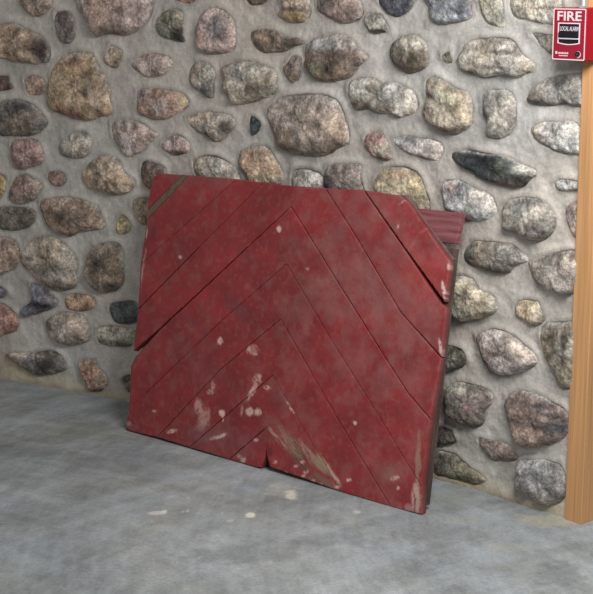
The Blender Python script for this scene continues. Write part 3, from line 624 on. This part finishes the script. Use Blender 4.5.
# local axes: x along the wall, y out of the wall, z up; origin at the plate's lower left corner
ob = org - n3 * .062
st.matrix_world = Matrix(((g3[0], n3[0], 0, ob[0]), (g3[1], n3[1], 0, ob[1]), (g3[2], n3[2], 1, ob[2]), (0, 0, 0, 1)))
tag(st, 'red fire alarm pull station lettered FIRE on the stone wall by the pine jamb', 'fire alarm')
bm = bmesh.new(); r = box_bm(bm, -.001, w_ + .001, .013, .0585, -.001, h_ + .001)
for v in bm.verts:
    if v.co.y < .03:                                      # back box a little larger
        v.co.x += .0035 if v.co.x > w_ / 2 else -.001; v.co.z += .002 if v.co.z > h_ / 2 else -.002
bmesh.ops.bevel(bm, geom=bm.edges[:], offset=.003, segments=3, affect='EDGES')
finish('housing', bm, [M_alarm], st, False)
def plate_bm(x0, x1, z0, z1, y0, y1, r):
    bm = bmesh.new(); c = []
    for (cx, cz, a0) in ((x1 - r, z1 - r, 0), (x0 + r, z1 - r, 90), (x0 + r, z0 + r, 180), (x1 - r, z0 + r, 270)):
        for k in range(5):
            a = math.radians(a0 + 90 * k / 4); c.append((cx + r * math.cos(a), cz + r * math.sin(a)))
    return prism(bm, c, y0, y1)
def prism(bm, c, y0, y1):
    f_ = [bm.verts.new((x, y1, z)) for x, z in c]; b_ = [bm.verts.new((x, y0, z)) for x, z in c]; n = len(c)
    bm.faces.new(f_); bm.faces.new(b_[::-1])
    for i in range(n): bm.faces.new((f_[i], b_[i], b_[(i + 1) % n], f_[(i + 1) % n]))
    return bm
def ring(outer, inner, y0, y1):
    bm = bmesh.new(); n = len(outer)
    L = [[bm.verts.new((x, y, z)) for x, z in c] for c, y in ((outer, y0), (outer, y1), (inner, y1), (inner, y0))]
    for k in range(4):
        A_, B_ = L[k], L[(k + 1) % 4]
        for i in range(n): bm.faces.new((A_[i], A_[(i + 1) % n], B_[(i + 1) % n], B_[i]))
    return bm
def rrect(x0, x1, z0, z1, r):
    c = []
    for (cx, cz, a0) in ((x1 - r, z1 - r, 0), (x0 + r, z1 - r, 90), (x0 + r, z0 + r, 180), (x1 - r, z0 + r, 270)):
        for k in range(5):
            a = math.radians(a0 + 90 * k / 4); c.append((cx + r * math.cos(a), cz + r * math.sin(a)))
    return c
def X_(f): return f * w_
def Z_(f): return (1 - f) * h_                           # f measured from the top
finish('cover_plate', plate_bm(0, w_, 0, h_, .0585, .0612, .003), [M_plate], st)
bm = ring(rrect(.0002, w_ - .0002, .0002, h_ - .0002, .003), rrect(.0026, w_ - .0026, .0026, h_ - .0026, .002), .0605, .0617)
finish('border', bm, [M_white], st)
# handle recess: outline with a curved lower edge
def shield(x0, x1, zt, zb, sag):
    c = [(x1, zt), (x0, zt)]
    for k in range(9):
        t = k / 8; c.append((x0 + (x1 - x0) * t, zb - sag * math.sin(math.pi * t)))
    return c
xo0, xo1, zt, zb = X_(.155), X_(.835), Z_(.275), Z_(.675)
oc = shield(xo0, xo1, zt, zb, .0036); ic = shield(xo0 + .003, xo1 - .003, zt - .0025, zb + .0018, .0032)
finish('frame', ring(oc, ic, .0605, .0620), [M_white], st)
finish('recess', prism(bmesh.new(), ic, .0600, .0613), [M_black], st)
bm = bmesh.new(); box_bm(bm, xo0 + .004, xo1 - .004, .0612, .0655, Z_(.555), Z_(.455), .0012)
hb = finish('handle', bm, [M_black], st)
bm = bmesh.new(); box_bm(bm, xo0 + .0032, xo1 - .0032, .0612, .0640, Z_(.595), Z_(.570), .0005); finish('ledge', bm, [M_grey], st)
def text_mesh(name, txt, x0, x1, z0, z1, y, m, bold=.0, depth=.0004, parent=st):
    cu = bpy.data.curves.new('t', 'FONT'); cu.body = txt; cu.size = 1; cu.extrude = .02; cu.offset = bold; cu.resolution_u = 3
    to = bpy.data.objects.new('t', cu); COL.objects.link(to)
    dg = bpy.context.evaluated_depsgraph_get(); me = bpy.data.meshes.new_from_object(to.evaluated_get(dg))
    bpy.data.objects.remove(to)
    co = np.empty(len(me.vertices) * 3); me.vertices.foreach_get('co', co); co = co.reshape(-1, 3)
    mn, mx = co.min(0), co.max(0); q = (co - mn) / (mx - mn)
    out = np.stack([x0 + q[:, 0] * (x1 - x0), y + q[:, 2] * depth, z0 + q[:, 1] * (z1 - z0)], -1)
    me.vertices.foreach_set('co', out.ravel()); me.name = name
    me.materials.clear()
    return link(name, me, [m], parent)
text_mesh('fire_lettering', 'FIRE', X_(.125), X_(.865), Z_(.235), Z_(.055), .0612, M_white, .018)
text_mesh('handle_lettering', 'LOCAL ALARM', xo0 + .006, xo1 - .005, Z_(.435), Z_(.345), .0613, M_grey, .02)
bm = bmesh.new()                                         # maker's emblem and two lines of print too small to read
box_bm(bm, X_(.10), X_(.155), .0612, .0616, Z_(.885), Z_(.835))
k = 0
for f in np.arange(.185, .50, .04): box_bm(bm, X_(f), X_(f + .028), .0612, .0616, Z_(.882), Z_(.858 - .012 * (k % 2))); k += 1
for f in np.arange(.21, .46, .035): box_bm(bm, X_(f), X_(f + .024), .0612, .0616, Z_(.925), Z_(.907))
finish('small_print', bm, [M_white], st)
bm = bmesh.new(); bmesh.ops.create_cone(bm, cap_ends=True, segments=24, radius1=.0060, radius2=.0056, depth=.006)
for v in bm.verts: v.co = Vector((X_(.80) + v.co.x, .0625 + v.co.z, Z_(.875) + v.co.y))
lock = finish('key_lock', bm, [M_black], st)
bm = bmesh.new(); box_bm(bm, X_(.80) - .0004, X_(.80) + .0004, .0652, .0656, Z_(.875) - .002, Z_(.875) + .002); finish('keyhole', bm, [M_steel], lock)
bm = bmesh.new(); bmesh.ops.create_cone(bm, cap_ends=True, segments=20, radius1=.0078, radius2=.0078, depth=.0008)
for v in bm.verts: v.co = Vector((X_(.80) + v.co.x, .0614 + v.co.z * .5, Z_(.885) + v.co.y))
finish('lock_collar', bm, [M_grey], st)
# conduit up the wall from the station's top
cp = on_plane(583.5, 2, Wb + n3 * .036, n3)
pz = ob[2] + h_ + .0005
bm = bmesh.new(); bmesh.ops.create_cone(bm, cap_ends=True, segments=24, radius1=.0088, radius2=.0088, depth=2.3 - pz)
for v in bm.verts: v.co.z += (2.3 - pz) / 2
cd = bpy.data.objects.new('conduit_pipe', None); COL.objects.link(cd); cd.location = (cp[0], cp[1], pz)
tag(cd, 'shiny steel conduit pipe rising from the top of the red fire alarm', 'pipe')
finish('tube', bm, [M_steel], cd)
bm = bmesh.new(); bmesh.ops.create_cone(bm, cap_ends=True, segments=6, radius1=.0118, radius2=.0118, depth=.005)
for v in bm.verts: v.co.z += .0035
finish('locknut', bm, [M_steel], cd)
